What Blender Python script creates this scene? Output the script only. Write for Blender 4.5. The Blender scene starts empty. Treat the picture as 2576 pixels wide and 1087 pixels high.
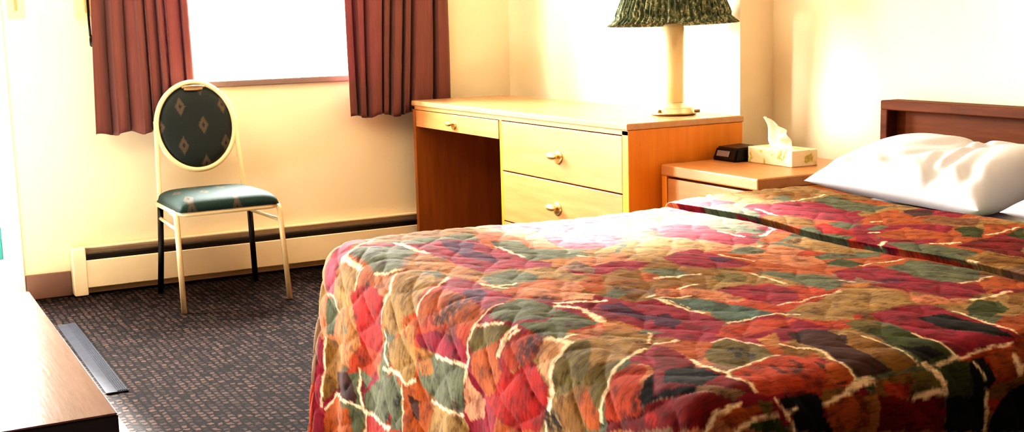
import bpy, bmesh, math, random
import numpy as np
from mathutils import Vector, Matrix, Euler
random.seed(4); rng = np.random.default_rng(7)
SC = bpy.context.scene; COL = SC.collection
PI = math.pi

# ------------------------------------------------------------ materials
def lin(h):
    h = h.lstrip('#'); c = [int(h[i:i+2], 16) / 255 for i in (0, 2, 4)]
    return tuple(v / 12.92 if v <= .04045 else ((v + .055) / 1.055) ** 2.4 for v in c) + (1,)
class Mat:
    def __init__(s, name):
        s.m = bpy.data.materials.new(name); s.m.use_nodes = True; s.t = s.m.node_tree; s.n = s.t.nodes
        s.b = s.n['Principled BSDF']; s.out = s.n['Material Output']
    def node(s, typ, **k):
        n = s.n.new(typ)
        for a, v in k.items():
            if a.startswith('i_'):
                key = a[2:]; key = int(key) if key.isdigit() else key.replace('_', ' ')
                if isinstance(v, bpy.types.NodeSocket): s.t.links.new(v, n.inputs[key])
                else: n.inputs[key].default_value = v
            else: setattr(n, a, v)
        return n
    def link(s, a, b): s.t.links.new(a, b)
    def math(s, op, a, b=0.0, c=0.0):
        n = s.n.new('ShaderNodeMath'); n.operation = op
        for i, v in enumerate((a, b, c)):
            if isinstance(v, bpy.types.NodeSocket): s.link(v, n.inputs[i])
            else: n.inputs[i].default_value = v
        return n.outputs[0]
    def mix(s, f, a, b, blend='MIX'):
        n = s.n.new('ShaderNodeMix'); n.data_type = 'RGBA'; n.blend_type = blend
        for i, v in ((0, f), (6, a), (7, b)):
            if isinstance(v, bpy.types.NodeSocket): s.link(v, n.inputs[i])
            else: n.inputs[i].default_value = v
        return n.outputs[2]
    def coords(s, scale=(1, 1, 1), kind='Object'):
        tc = s.node('ShaderNodeTexCoord')
        mp = s.node('ShaderNodeMapping', i_Scale=scale); s.link(tc.outputs[kind], mp.inputs['Vector'])
        return mp.outputs[0]
    def noise(s, vec, scale, detail=4, rough=.55):
        return s.node('ShaderNodeTexNoise', i_Vector=vec, i_Scale=scale, i_Detail=detail, i_Roughness=rough).outputs['Fac']
    def ramp(s, fac, stops):
        n = s.node('ShaderNodeValToRGB', i_Fac=fac); e = n.color_ramp.elements
        while len(e) < len(stops): e.new(.5)
        for q, (p, c) in zip(e, stops): q.position = p; q.color = c
        return n.outputs[0]
    def base(s, v):
        if isinstance(v, bpy.types.NodeSocket): s.link(v, s.b.inputs['Base Color'])
        else: s.b.inputs['Base Color'].default_value = v
    def set(s, **k):
        for a, v in k.items(): s.b.inputs[a.replace('_', ' ')].default_value = v
        return s
    def bump(s, h, strength=.3, dist=.01):
        n = s.node('ShaderNodeBump', i_Strength=strength, i_Distance=dist, i_Height=h); s.link(n.outputs[0], s.b.inputs['Normal'])

def plain(name, c, rough=.6, var=.06, metal=0, scale=12, bump=0):
    k = Mat(name); c = lin(c) if isinstance(c, str) else c
    v = k.coords(); n = k.noise(v, scale)
    d = tuple(x * (1 - var * 2) for x in c[:3]) + (1,); u = tuple(min(1, x * (1 + var)) for x in c[:3]) + (1,)
    k.base(k.mix(n, d, u)); k.set(Roughness=rough, Metallic=metal)
    if bump: k.bump(k.noise(v, 180, 2), bump, .004)
    return k.m
def wood(name, dark, light, axis='Y', rough=.35, scale=1.0):
    k = Mat(name); st = {'X': (1.2, 14, 14), 'Y': (14, 1.2, 14), 'Z': (14, 14, 1.2)}[axis]
    v = k.coords(tuple(a * scale for a in st)); n1 = k.noise(v, 2.2, 6, .65)
    v2 = k.coords(tuple(a * scale * 6 for a in st)); n2 = k.noise(v2, 3, 3)
    c = k.ramp(n1, [(.25, lin(dark)), (.75, lin(light))])
    k.base(k.mix(k.math('MULTIPLY', n2, .35), c, lin(dark))); k.set(Roughness=rough)
    k.bump(n2, .06, .002); return k.m

WALL = plain('wall_paint', '#F3E4C6', .85, .02, scale=3, bump=.12)
DARKPANEL = wood('bounce_cut_panelling', '#3A2416', '#5A3A22', 'Z', .5, .4)  # invented dark finish for the unseen walls, cuts bounce light
CEIL = plain('ceiling_paint', '#CFC4AE', .9, .02)
BASEB = plain('vinyl_base', '#86685C', .5, .05)
VINYL = plain('white_vinyl', '#EDEBE6', .35, .02)
WTRIM = plain('white_trim_paint', '#F4F2EE', .45, .02)
SILLM = plain('sill_paint', '#84706C', .5, .05)
CREAMM = plain('cream_enamel', '#FBEBCC', .4, .03)
PLATE = plain('cream_plastic', '#EBD9A4', .4, .02)
PLATED = plain('cream_plastic_dark', '#B79E68', .5, .02)
BLACKM = plain('black_plastic', '#0A0808', .35, .1)
FIN = plain('dark_fins', '#15110F', .4, .2, scale=40)
FINL = plain('grey_damper', '#5F5652', .35, .1)
TEAL = plain('teal_paint', '#3F9A98', .5, .05)
GOLDF = plain('pale_gold_enamel', '#EBD7AE', .3, .04, metal=.15)
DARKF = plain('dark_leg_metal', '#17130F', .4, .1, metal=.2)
BRASS = plain('brass', '#E9C98C', .25, .05, metal=.75)
IVORY = plain('ivory_ceramic', '#F2DDAC', .22, .02)
OAK = wood('honey_oak', '#AE7442', '#C79262', 'Y')
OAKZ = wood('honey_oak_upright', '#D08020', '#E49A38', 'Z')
OAKT = wood('oak_top', '#B5875C', '#CBA57C', 'Y', .25)
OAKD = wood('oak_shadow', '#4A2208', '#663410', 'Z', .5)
WALNUT = wood('walnut', '#44200F', '#74401F', 'Y', .55)
WALNUTP = wood('walnut_panel', '#5A3018', '#7E4A2A', 'Y', .6)
ESPR = wood('espresso_top', '#64424A', '#8E6A74', 'Y', .17)
ESPR.node_tree.nodes['Principled BSDF'].inputs['Specular IOR Level'].default_value = .3
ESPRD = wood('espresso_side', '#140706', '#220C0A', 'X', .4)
SHEET = plain('white_cotton', '#C9C8CE', .85, .015, scale=30, bump=.08)
SAGEB = plain('sage_blanket', '#8E9A80', .9, .08, scale=60, bump=.3)
TICK = plain('mattress_ticking', '#D8D2C6', .9, .04)
BOXS = plain('box_spring_cloth', '#1E1A18', .9, .1)
TISS = plain('tissue_paper', '#FAF8EE', .9, .02)
CLOCKF = plain('clock_window', '#8E7F80', .2, .1)
RUBBER = plain('ribbed_rubber', '#34373F', .85, .15, scale=30)
for m_ in (WALNUT, WALNUTP, RUBBER): m_.node_tree.nodes['Principled BSDF'].inputs['Specular IOR Level'].default_value = .12
CONCR = plain('pale_paving', '#D8D4CC', .9, .05)

def carpet_mat():
    k = Mat('carpet'); tc = k.node('ShaderNodeMapping', i_Vector=k.coords((1, 1, 1)), i_Rotation=(0, 0, PI / 2)).outputs[0]
    n = k.node('ShaderNodeTexNoise', i_Vector=tc, i_Scale=48.0, i_Detail=2.0)
    mp = k.node('ShaderNodeVectorMath', operation='MULTIPLY_ADD', i_0=n.outputs['Color'], i_1=(.022, .022, 0), i_2=tc).outputs[0]
    br = k.node('ShaderNodeTexBrick', i_Vector=mp, i_Color1=(0, 0, 0, 1), i_Color2=(1, 1, 1, 1), i_Mortar=(0, 0, 0, 1), i_Scale=1.0)
    br.inputs['Brick Width'].default_value = .030; br.inputs['Row Height'].default_value = .024
    br.inputs['Mortar Size'].default_value = .006; br.inputs['Mortar Smooth'].default_value = .6
    br.offset = .5
    big = k.noise(tc, 3, 3); fib = k.noise(tc, 420, 2)
    f = k.math('MULTIPLY', br.outputs['Color'], k.math('MULTIPLY_ADD', fib, 2.2, -.45))
    c = k.mix(f, lin('#0B0707'), lin('#6A564E'))
    c = k.mix(k.math('MULTIPLY', k.math('SUBTRACT', 1.0, br.outputs['Fac']), .22), c, lin('#2A2220'))
    k.base(k.mix(k.math('MULTIPLY', big, .4), c, lin('#0F0C0C'))); k.set(Roughness=.95)
    k.b.inputs['Specular IOR Level'].default_value = .1
    k.bump(br.outputs['Color'], .5, .006); return k.m
CARPET = carpet_mat()

def curtain_mat():
    k = Mat('maroon_curtain'); v = k.coords((60, 60, 3)); n = k.noise(v, 3, 3)
    c = k.mix(n, lin('#6A3A34'), lin('#86524A')); k.base(c); k.set(Roughness=.7)
    k.b.inputs['Sheen Weight'].default_value = .25
    tr = k.node('ShaderNodeBsdfTranslucent', i_Color=lin('#8A3A62'))
    mx = k.node('ShaderNodeMixShader', i_Fac=.14); k.link(k.b.outputs[0], mx.inputs[1]); k.link(tr.outputs[0], mx.inputs[2])
    k.link(mx.outputs[0], k.out.inputs[0]); return k.m
CURT = curtain_mat()

def glass_mat():
    k = Mat('window_glass'); k.set(Roughness=0.0); k.b.inputs['Transmission Weight'].default_value = 1; k.b.inputs['IOR'].default_value = 1.0
    k.base((.97, .99, 1, 1)); tr = k.node('ShaderNodeBsdfTransparent'); mx = k.node('ShaderNodeMixShader', i_Fac=.08)
    gl = k.node('ShaderNodeBsdfGlossy', i_Roughness=.02)
    k.link(tr.outputs[0], mx.inputs[1]); k.link(gl.outputs[0], mx.inputs[2]); k.link(mx.outputs[0], k.out.inputs[0]); return k.m
GLASS = glass_mat()

def chair_fabric(axis):
    # dark teal cloth with staggered woven diamonds
    k = Mat('teal_diamond_cloth_' + axis); tc = k.node('ShaderNodeTexCoord')
    sp = k.node('ShaderNodeSeparateXYZ'); k.link(tc.outputs['Object'], sp.inputs[0])
    X = sp.outputs[0]; Z = sp.outputs[2] if axis == 'Z' else k.math('SUBTRACT', sp.outputs[1], sp.outputs[2])
    def cell(ox, oz, px, pz):
        x = k.math('SUBTRACT', k.math('FRACT', k.math('ADD', k.math('DIVIDE', X, px), ox)), .5)
        z = k.math('SUBTRACT', k.math('FRACT', k.math('ADD', k.math('DIVIDE', Z, pz), oz)), .5)
        return k.math('ADD', k.math('MULTIPLY', k.math('ABSOLUTE', x), px / .024), k.math('MULTIPLY', k.math('ABSOLUTE', z), pz / .042))
    px, pz = .19, .17
    d = k.math('MINIMUM', cell(.35, .2, px, pz), cell(.85, .7, px, pz))
    n = k.noise(tc.outputs['Object'], 260, 2)
    d = k.math('ADD', d, k.math('MULTIPLY_ADD', n, .9, -.45))
    m = k.ramp(d, [(0, (.0, .0, .0, 1)), (.22, (0, 0, 0, 1)), (.34, (1, 1, 1, 1)), (.95, (.8, .8, .8, 1)), (1, (0, 0, 0, 1))])
    body = k.mix(n, lin('#0A1717'), lin('#152526') if axis == 'Z' else lin('#16413E'))
    k.base(k.mix(k.math('MULTIPLY', m, .55), body, lin('#6E5A48'))); k.set(Roughness=.62 if axis == 'Z' else .72)
    k.bump(n, .2, .002); return k.m
FABZ = chair_fabric('Z'); FABY = chair_fabric('Y')

def shade_mat():
    k = Mat('green_print_shade'); v = k.coords((1, 1, .55)); n = k.noise(v, 60, 4, .7)
    n2 = k.noise(k.coords((1, 1, .8)), 17, 2)
    c = k.ramp(n, [(.38, lin('#1E261A')), (.46, lin('#5E6A54')), (.52, lin('#565A34')), (.58, lin('#CDC8A4')), (.66, lin('#3B3A1E'))])
    k.base(k.mix(k.math('MULTIPLY', n2, .5), c, lin('#3C4C34'))); k.set(Roughness=.85); k.bump(n, .25, .004); return k.m
SHADE = shade_mat()
def tissuebox_mat():
    k = Mat('tissue_box_card'); n = k.noise(k.coords(), 26, 2, .5)
    n2 = k.noise(k.coords(), 60, 2)
    c = k.ramp(n, [(.40, lin('#F3E9C8')), (.57, lin('#EFE2BC')), (.62, lin('#C9C05A')), (.68, lin('#A8A048')), (.74, lin('#F3E9D0'))])
    k.base(k.mix(k.math('MULTIPLY', n2, .2), c, lin('#E6C9A8'))); k.set(Roughness=.55); return k.m
TBOX = tissuebox_mat()
def quilt_mat():
    k = Mat('patchwork_quilt'); a = k.node('ShaderNodeVertexColor', layer_name='patch').outputs[0]
    uv = k.node('ShaderNodeTexCoord').outputs['UV']
    mp = k.node('ShaderNodeMapping', i_Vector=uv, i_Scale=(14, 60, 1), i_Rotation=(0, 0, .5)).outputs[0]
    n = k.noise(mp, 2.4, 5, .65); n2 = k.noise(uv, 26, 4, .6)
    c = k.mix(1.0, a, k.ramp(n, [(.30, (.42, .36, .34, 1)), (.5, (1, 1, 1, 1)), (.75, (1.15, 1.1, 1.05, 1))]), 'MULTIPLY')
    c = k.mix(1.0, c, k.ramp(n2, [(.34, (.5, .44, .4, 1)), (.5, (1, 1, 1, 1)), (.72, (1.1, 1.05, 1.0, 1))]), 'MULTIPLY')
    k.base(c); k.set(Roughness=.85); k.b.inputs['Specular IOR Level'].default_value = .2
    k.bump(n, .04, .002); return k.m
QUILT = quilt_mat()

# ------------------------------------------------------------ mesh helpers
def tag(o, label=None, cat=None, group=None, kind=None):
    if label: o['label'] = label
    if cat: o['category'] = cat
    if group: o['group'] = group
    if kind: o['kind'] = kind
    return o
def empty(name, loc, rz=0):
    o = bpy.data.objects.new(name, None); COL.objects.link(o); o.location = loc; o.rotation_euler = (0, 0, rz); o.empty_display_size = .1; return o
def thing(name, loc, label, cat, rz=0, group=None): return tag(empty(name, loc, rz), label, cat, group)
def build(name, bm, mat, parent=None, smooth=False, loc=None):
    bmesh.ops.recalc_face_normals(bm, faces=bm.faces)
    me = bpy.data.meshes.new(name); bm.to_mesh(me); bm.free(); me.materials.append(mat)
    if smooth:
        for f in me.polygons: f.use_smooth = True
    o = bpy.data.objects.new(name, me); COL.objects.link(o)
    if parent: o.parent = parent
    if loc: o.location = loc
    return o
def box(bm, x0, x1, y0, y1, z0, z1, bev=.003, seg=2):
    r = bmesh.ops.create_cube(bm, size=1); vs = r['verts']
    for v in vs: v.co = ((x0 + x1) / 2 + v.co.x * (x1 - x0), (y0 + y1) / 2 + v.co.y * (y1 - y0), (z0 + z1) / 2 + v.co.z * (z1 - z0))
    if bev:
        es = list({e for v in vs for e in v.link_edges})
        bmesh.ops.bevel(bm, geom=es, offset=min(bev, abs(x1 - x0) * .45, abs(y1 - y0) * .45, abs(z1 - z0) * .45), segments=seg, affect='EDGES', profile=.5)
    return bm
def B(*a, **k): return box(bmesh.new(), *a, **k)
def tube(bm, pts, r, n=12, closed=False, cap=True, rs=None):
    pts = [Vector(p) for p in pts]; N = len(pts); rings = []
    up = None
    for i, p in enumerate(pts):
        if closed: d = pts[(i + 1) % N] - pts[i - 1]
        else: d = pts[min(i + 1, N - 1)] - pts[max(i - 1, 0)]
        d.normalize()
        if up is None:
            up = d.orthogonal().normalized()
        up = (up - d * up.dot(d)).normalized(); w = d.cross(up)
        rr = rs[i] if rs else r
        rings.append([bm.verts.new(p + (up * math.cos(2 * PI * k / n) + w * math.sin(2 * PI * k / n)) * rr) for k in range(n)])
    for i in range(N if closed else N - 1):
        a, b = rings[i], rings[(i + 1) % N]
        off = 0
        if closed and i == N - 1:
            off = min(range(n), key=lambda s: (a[0].co - b[s].co).length)
        for k in range(n): bm.faces.new((a[k], a[(k + 1) % n], b[(k + 1 + off) % n], b[(k + off) % n]))
    if cap and not closed: bm.faces.new(rings[0][::-1]); bm.faces.new(rings[-1])
    return bm
def smoothpath(pts, sub=8):
    pts = [Vector(p) for p in pts]; out = []
    for i in range(len(pts) - 1):
        p0, p1, p2, p3 = pts[max(i - 1, 0)], pts[i], pts[i + 1], pts[min(i + 2, len(pts) - 1)]
        for k in range(sub):
            t = k / sub
            out.append(.5 * ((2 * p1) + (p2 - p0) * t + (2 * p0 - 5 * p1 + 4 * p2 - p3) * t * t + (3 * p1 - p0 - 3 * p2 + p3) * t ** 3))
    return out + [pts[-1]]
def bentpath(pts, r, seg=6):
    """polyline with rounded corners of radius r"""
    pts = [Vector(p) for p in pts]; out = [pts[0]]
    for i in range(1, len(pts) - 1):
        a, b, c = pts[i - 1], pts[i], pts[i + 1]
        u = (a - b).normalized(); v = (c - b).normalized(); d = min(r, (a - b).length * .45, (c - b).length * .45)
        p, q = b + u * d, b + v * d
        for k in range(seg + 1):
            t = k / seg; out.append((1 - t) ** 2 * p + 2 * t * (1 - t) * b + t * t * q)
    return out + [pts[-1]]
def lathe(bm, prof, n=40, cap=True, wav=None):
    rings = []
    for (r, z) in prof:
        rings.append([bm.verts.new(((r + (wav(k / n, z) if wav else 0)) * math.cos(2 * PI * k / n), (r + (wav(k / n, z) if wav else 0)) * math.sin(2 * PI * k / n), z)) for k in range(n)])
    for a, b in zip(rings, rings[1:]):
        for k in range(n): bm.faces.new((a[k], a[(k + 1) % n], b[(k + 1) % n], b[k]))
    if cap: bm.faces.new(rings[0][::-1]); bm.faces.new(rings[-1])
    return bm
def gridmesh(name, X, Y, Z, mat, parent=None, uv=None, keep=None, smooth=True):
    n, m = X.shape; idx = np.arange(n * m).reshape(n, m)
    q = np.stack([idx[:-1, :-1], idx[1:, :-1], idx[1:, 1:], idx[:-1, 1:]], -1).reshape(-1, 4)
    if keep is not None: q = q[keep.reshape(-1)[q].all(1)]
    used = np.unique(q); re = -np.ones(n * m, int); re[used] = np.arange(len(used)); q = re[q]
    co = np.stack([X, Y, Z], -1).reshape(-1, 3)[used]
    me = bpy.data.meshes.new(name); me.vertices.add(len(co)); me.vertices.foreach_set('co', co.ravel().astype(np.float32))
    me.loops.add(q.size); me.loops.foreach_set('vertex_index', q.ravel().astype(np.int32))
    me.polygons.add(len(q)); me.polygons.foreach_set('loop_start', np.arange(0, q.size, 4, dtype=np.int32))
    me.polygons.foreach_set('use_smooth', np.full(len(q), smooth))
    me.update(calc_edges=True); me.validate()
    if uv is not None:
        l = me.uv_layers.new(name='UVMap'); u = np.stack(uv, -1).reshape(-1, 2)[used][q.ravel()]
        l.data.foreach_set('uv', u.ravel().astype(np.float32))
    me.materials.append(mat); o = bpy.data.objects.new(name, me); COL.objects.link(o)
    if parent: o.parent = parent
    return o, used
def struct(name, bm, mat, parent=None): 
    o = build(name, bm, mat, parent)
    if not parent: o['kind'] = 'structure'
    return o
# ------------------------------------------------------------ room
YW, XR, XJ, YJ, CH = 5.68, 3.00, 3.16, 3.80, 2.45      # window wall, dresser wall, recessed headboard wall, jog, ceiling
XL, YB = -1.55, -1.2
T = .12
wb = bmesh.new()
DX0, DX1, DZ = -.42, .53, 2.05                    # door opening
WX0, WX1, WZ0, WZ1 = 1.16, 2.27, .905, 1.95        # window opening
for (a, b, c, d) in ((XL, DX0, 0, CH), (DX0, DX1, DZ, CH), (DX1, WX0, 0, CH), (WX0, WX1, 0, WZ0), (WX0, WX1, WZ1, CH), (WX1, XR + T, 0, CH)):
    box(wb, a, b, YW, YW + T, c, d, bev=0)
struct('wall_back', wb, WALL)
wr = bmesh.new(); box(wr, XR, XR + .30, YJ, YW, 0, CH, bev=0); box(wr, XJ, XJ + T, YB, YJ, 0, CH, bev=0)
struct('wall_right', wr, WALL)
struct('wall_left', B(XL - T, XL, YB, YW + T, 0, CH, bev=0), DARKPANEL)
struct('wall_front', B(XL - T, XJ + T, YB - T, YB, 0, CH, bev=0), DARKPANEL)
struct('ceiling', B(XL - T, XR + .3, YB - T, YW + T, CH, CH + .1, bev=0), CEIL)
def poly_slab(pts, z0, z1):
    bm = bmesh.new(); lo = [bm.verts.new((x, y, z0)) for x, y in pts]; hi = [bm.verts.new((x, y, z1)) for x, y in pts]; n = len(pts)
    bm.faces.new(hi); bm.faces.new(lo[::-1])
    for i in range(n): bm.faces.new((lo[i], lo[(i + 1) % n], hi[(i + 1) % n], hi[i]))
    return bm
EA, EB = .652, .606                                # carpet edge x at near and far end
struct('floor', poly_slab([(EA, YB), (XR + .3, YB), (XR + .3, YW), (EB, YW)], -.05, 0), CARPET)
struct('floor.001', poly_slab([(XL, YB), (EA, YB), (EB, YW), (XL, YW)], -.05, -.002), VINYL)
struct('baseboard_back', B(DX1 + .062, .779, YW - .012, YW, 0, .11, bev=.003), BASEB)
struct('baseboard_right', B(XR - .012, XR, YJ, YW, 0, .11, bev=.003), BASEB)
# door with glass, white frame
d = struct('door_1', bmesh.new(), WTRIM)
def child(name, bm, mat, par, label=None, smooth=False):
    o = build(name, bm, mat, par, smooth)
    if label: o['label'] = label
    return o
fr = bmesh.new()
box(fr, DX1 - .01, DX1 + .058, YW - .018, YW + T, 0, DZ + .07); box(fr, DX0 - .058, DX0 + .01, YW - .018, YW + T, 0, DZ + .07); box(fr, DX0, DX1, YW - .018, YW + T, DZ, DZ + .07)
child('door_frame', fr, WTRIM, d)
lf = bmesh.new()
box(lf, DX0 + .012, DX0 + .10, YW + .03, YW + .07, .02, DZ - .005); box(lf, .514, DX1 - .012, YW + .03, YW + .07, .02, DZ - .005)
box(lf, DX0 + .1, .514, YW + .03, YW + .07, .02, .185); box(lf, DX0 + .1, .514, YW + .03, YW + .07, DZ - .12, DZ - .005); box(lf, DX0 + .1, .514, YW + .03, YW + .07, .325, .40)
child('door_leaf', lf, WTRIM, d)
child('kick_panel', B(DX0 + .1, .514, YW + .04, YW + .06, .185, .325, bev=.002), TEAL, d, 'teal panel low in the white door')
child('glass_pane', B(DX0 + .1, .514, YW + .047, YW + .053, .40, DZ - .12, bev=0), GLASS, d)
hb = bmesh.new(); tube(hb, bentpath([(-.36, YW + .03, 1.0), (-.36, YW - .03, 1.0), (-.25, YW - .03, 1.0)], .015), .009)
child('door_handle', hb, BRASS, d, smooth=True)
# window
w = struct('window_1', bmesh.new(), SILLM)
fr = bmesh.new()
box(fr, WX0, WX0 + .04, YW + .05, YW + .1, WZ0, WZ1); box(fr, WX1 - .04, WX1, YW + .05, YW + .1, WZ0, WZ1); box(fr, WX0, WX1, YW + .05, YW + .1, WZ1 - .04, WZ1)
child('window_frame', fr, WTRIM, w)
child('window_sill', B(WX0 - .05, WX1 + .05, YW - .022, YW + .06, .882, .912, bev=.005), SILLM, w)
child('glass_pane', B(WX0 + .04, WX1 - .04, YW + .072, YW + .078, .912, WZ1 - .04, bev=0), GLASS, w)
# outside ground
struct('ground', B(-6, 9, YW + T, 14, -.25, -.12, bev=0), CONCR)

# ------------------------------------------------------------ wall fittings
s = thing('light_switch', (.648, YW, 1.275), 'cream switch plate with a dark slot on the wall left of the window', 'switch')
child('plate', B(-.034, .034, -.006, 0, -.062, .062, bev=.003), PLATE, s)
child('toggle', B(-.006, .006, -.010, -.005, -.03, .026, bev=.002), PLATED, s, 'brownish toggle')
s = thing('thermostat', (.915, YW, 1.275), 'cream wall box half hidden by the left edge of the left curtain', 'thermostat')
child('housing', B(-.033, .035, -.03, 0, -.062, .062, bev=.005), PLATE, s)
child('dial', B(.006, .03, -.036, -.029, -.045, .05, bev=.004), PLATED, s, 'darker dial strip')
cb = bmesh.new(); pts = [(.938 + .004 * math.sin(z * 9), YW - .045, z) for z in np.linspace(2.12, 1.13, 24)]
tube(cb, pts, .005, 8); tube(cb, [(.938, YW - .045, 1.135), (.9385, YW - .045, 1.12), (.939, YW - .045, 1.09), (.939, YW - .045, 1.085)], .01, 10, rs=[.004, .009, .009, .004])
CORD = cb

# baseboard heater
HX0, HX1, HY = .781, 2.97, 5.612
h_ = thing('baseboard_heater', (HX0, YW, 0), 'long cream baseboard heater with a dark slot along the window wall', 'heater')
def rel(x0, x1, y0, y1, z0, z1, **k): return B(x0 - HX0, x1 - HX0, y0 - YW, y1 - YW, z0, z1, **k)
child('end_cap', rel(HX0, HX0 + .058, HY - .006, YW, .004, .214, bev=.004), CREAMM, h_)
child('front_panel', rel(HX0 + .056, HX1, HY, HY + .012, .036, .158, bev=.003), CREAMM, h_)
child('back_plate', rel(HX0 + .056, HX1, YW - .008, YW, .02, .212, bev=.002), CREAMM, h_)
child('top_cover', rel(HX0 + .056, HX1, YW - .035, YW, .206, .214, bev=.002), CREAMM, h_)
child('heating_fins', rel(HX0 + .06, HX1 - .01, HY + .014, YW - .012, .06, .176, bev=.002), FIN, h_, 'black heating fins in the slot')
child('damper', rel(HX0 + .06, HX1 - .01, HY + .018, HY + .034, .181, .187, bev=.001), FINL, h_, 'grey damper blade')

# ------------------------------------------------------------ curtains
def curtain(name, x0, x1, zb, pleats, seedv, label, lean=0.0, tl=0.0, tr=0.0):
    n, m = 260, 70; u = np.linspace(0, 1, n); v = np.linspace(0, 1, m); U, V = np.meshgrid(u, v, indexing='ij')
    r = np.random.default_rng(seedv); ph = r.uniform(0, 6)
    Z = zb + (2.13 - zb) * V + .008 * np.sin(U * 23 + ph) * (1 - V) ** 4
    W = U + lean * (1 - V) * np.sin(PI * U) * .12
    arg = 2 * PI * pleats * (W + .035 * np.sin(2 * PI * W * 1.7 + ph) + .02 * np.sin(2 * PI * W * 4.3 + ph * 2) + .014 * np.sin(3 * V + 5 * U))
    wv = 1 - 2 * np.abs(np.sin(arg / 2)) ** .5
    amp = (.036 + .005 * np.sin(arg / 2.3 + ph)) * (1 - .25 * V)
    Y = YW - .070 + amp * wv * 1.0 + .003 * np.sin(arg * 2 + 1) + .006 * np.sin(2 * PI * U * 1.3 + V * 2)
    X = x0 + (x1 - x0) * U + .010 * np.cos(arg) * (1 - .3 * V)
    X = X + tl * V * (1 - U) + tr * V * U
    Y = np.minimum(Y, YW - .027)
    o, _ = gridmesh(name, X, Y, Z, CURT, uv=(U, V)); md = o.modifiers.new('thick', 'SOLIDIFY'); md.thickness = .002
    return tag(o, label, 'curtain', 'maroon window curtains')
LC = curtain('curtain', .917, 1.362, .705, 7.2, 3, 'short maroon pleated curtain on the left of the window, behind the chair', -.9, .065, .0)
child('pull_cord', CORD, BLACKM, LC, 'thin black pull cord', True)
curtain('curtain', 2.092, 2.618, .712, 8.3, 11, 'short maroon pleated curtain on the right of the window, behind the dresser', .8, .0, .03)
rb_ = bmesh.new(); tube(rb_, [(.82, YW - .06, 2.15), (2.74, YW - .06, 2.15)], .012)
ro = build('curtain_rod', rb_, BRASS, smooth=True); tag(ro, 'long rod carrying both maroon curtains above the window', 'curtain rod')

# ------------------------------------------------------------ chair
c = thing('banquet_chair', (1.336, 5.266, 0), 'gold framed banquet chair with round dark teal padded back, standing before the heater', 'chair', math.radians(2.0))
OZ, OA, OB = .727, .172, .191                     # back oval centre, half sizes
def yb(z): return .185 + .065 * (z - .42) / .5
ov = [(OA * math.cos(a), yb(OZ + OB * math.sin(a)), OZ + OB * math.sin(a)) for a in np.linspace(0, 2 * PI, 64, endpoint=False)]
bm = bmesh.new(); tube(bm, ov, .0115, 12, closed=True)
for sx in (-1, 1):
    tube(bm, smoothpath([(sx * (OA + .001), yb(OZ + .03) , OZ + .03), (sx * (OA + .006), yb(.66), .66), (sx * .184, yb(.55), .55), (sx * .189, yb(.43), .43), (sx * .19, .183, .405)], 5), .0105, 12)
child('back_frame', bm, GOLDF, c, smooth=True)
# padded back
n, m = 40, 24; th = np.linspace(0, 2 * PI, n); rr = np.linspace(0, 1, m); TH, RR = np.meshgrid(th, rr, indexing='ij')
bm = bmesh.new()
for side in (-1, 1):
    rows = []
    for r_ in np.linspace(0.0, 1, 10):
        row = []
        for a in np.linspace(0, 2 * PI, 48, endpoint=False):
            q = max(r_, .001); x = (OA - .008) * q * math.cos(a); z = OZ + (OB - .008) * q * math.sin(a)
            row.append(bm.verts.new((x, yb(z) + side * .022 * (1 - r_ ** 4) ** .6 * (1 if side < 0 else .6), z)))
        rows.append(row)
    for a, b in zip(rows, rows[1:]):
        for k in range(48): bm.faces.new((a[k], a[(k + 1) % 48], b[(k + 1) % 48], b[k]))
bmesh.ops.remove_doubles(bm, verts=bm.verts, dist=.0004)
child('backrest', bm, FABZ, c, smooth=True)
bm = bmesh.new()
zt_ = OZ + OB
for z0, hw in ((zt_ - .016, .050), (zt_ - .031, .040)):
    tube(bm, [(x, yb(z0) - .022 + .006 * abs(x) / .05, z0 - .10 * x * x / .05 * (1 if z0 > zt_ - .02 else -.6)) for x in np.linspace(-hw, hw, 13)], .005, 8)
box(bm, -.042, .042, yb(zt_ - .02) - .021, yb(zt_ - .02) - .012, zt_ - .033, zt_ - .012, bev=.003)
child('handle', bm, plain('handle_metal', '#A98E70', .3, .05, metal=.4), c, 'tan metal carrying handle', smooth=False)
# seat cushion
n, m = 44, 40; U, V = np.meshgrid(np.linspace(-1, 1, n), np.linspace(-1, 1, m), indexing='ij')
hx = .216 - .012 * (V + 1) / 2; X = hx * np.sign(U) * np.abs(U) ** .9; Yc = -.005 + .215 * V
edge = np.clip((1 - np.abs(U) ** 7) * (1 - np.abs(V) ** 7), 0, 1) ** .45
cr_ = 1 - .12 * (np.abs(X) / .23) ** 8
Zt = .412 + .054 * edge + .008 * (1 - U ** 2) * (1 - V ** 2)
bm = bmesh.new(); top = [[bm.verts.new((X[i, j] * (1 - .03 * (abs(V[i, j]) ** 8)), Yc[i, j], Zt[i, j])) for j in range(m)] for i in range(n)]
for i in range(n - 1):
    for j in range(m - 1): bm.faces.new((top[i][j], top[i + 1][j], top[i + 1][j + 1], top[i][j + 1]))
bd = [top[i][0] for i in range(n)] + [top[-1][j] for j in range(1, m)] + [top[i][-1] for i in range(n - 2, -1, -1)] + [top[0][j] for j in range(m - 2, 0, -1)]
bm.faces.new(bd[::-1]); child('seat', bm, FABY, c, smooth=True)
bm = bmesh.new()
fr_pts = bentpath([(-.203, .19, .402), (-.208, -.205, .402), (.208, -.205, .402), (.215, .19, .402)], .05)
tube(bm, fr_pts, .0105, 12); tube(bm, [(-.203, .19, .402), (.215, .19, .402)], .0095, 10)
child('seat_frame', bm, GOLDF, c, smooth=True)
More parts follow.
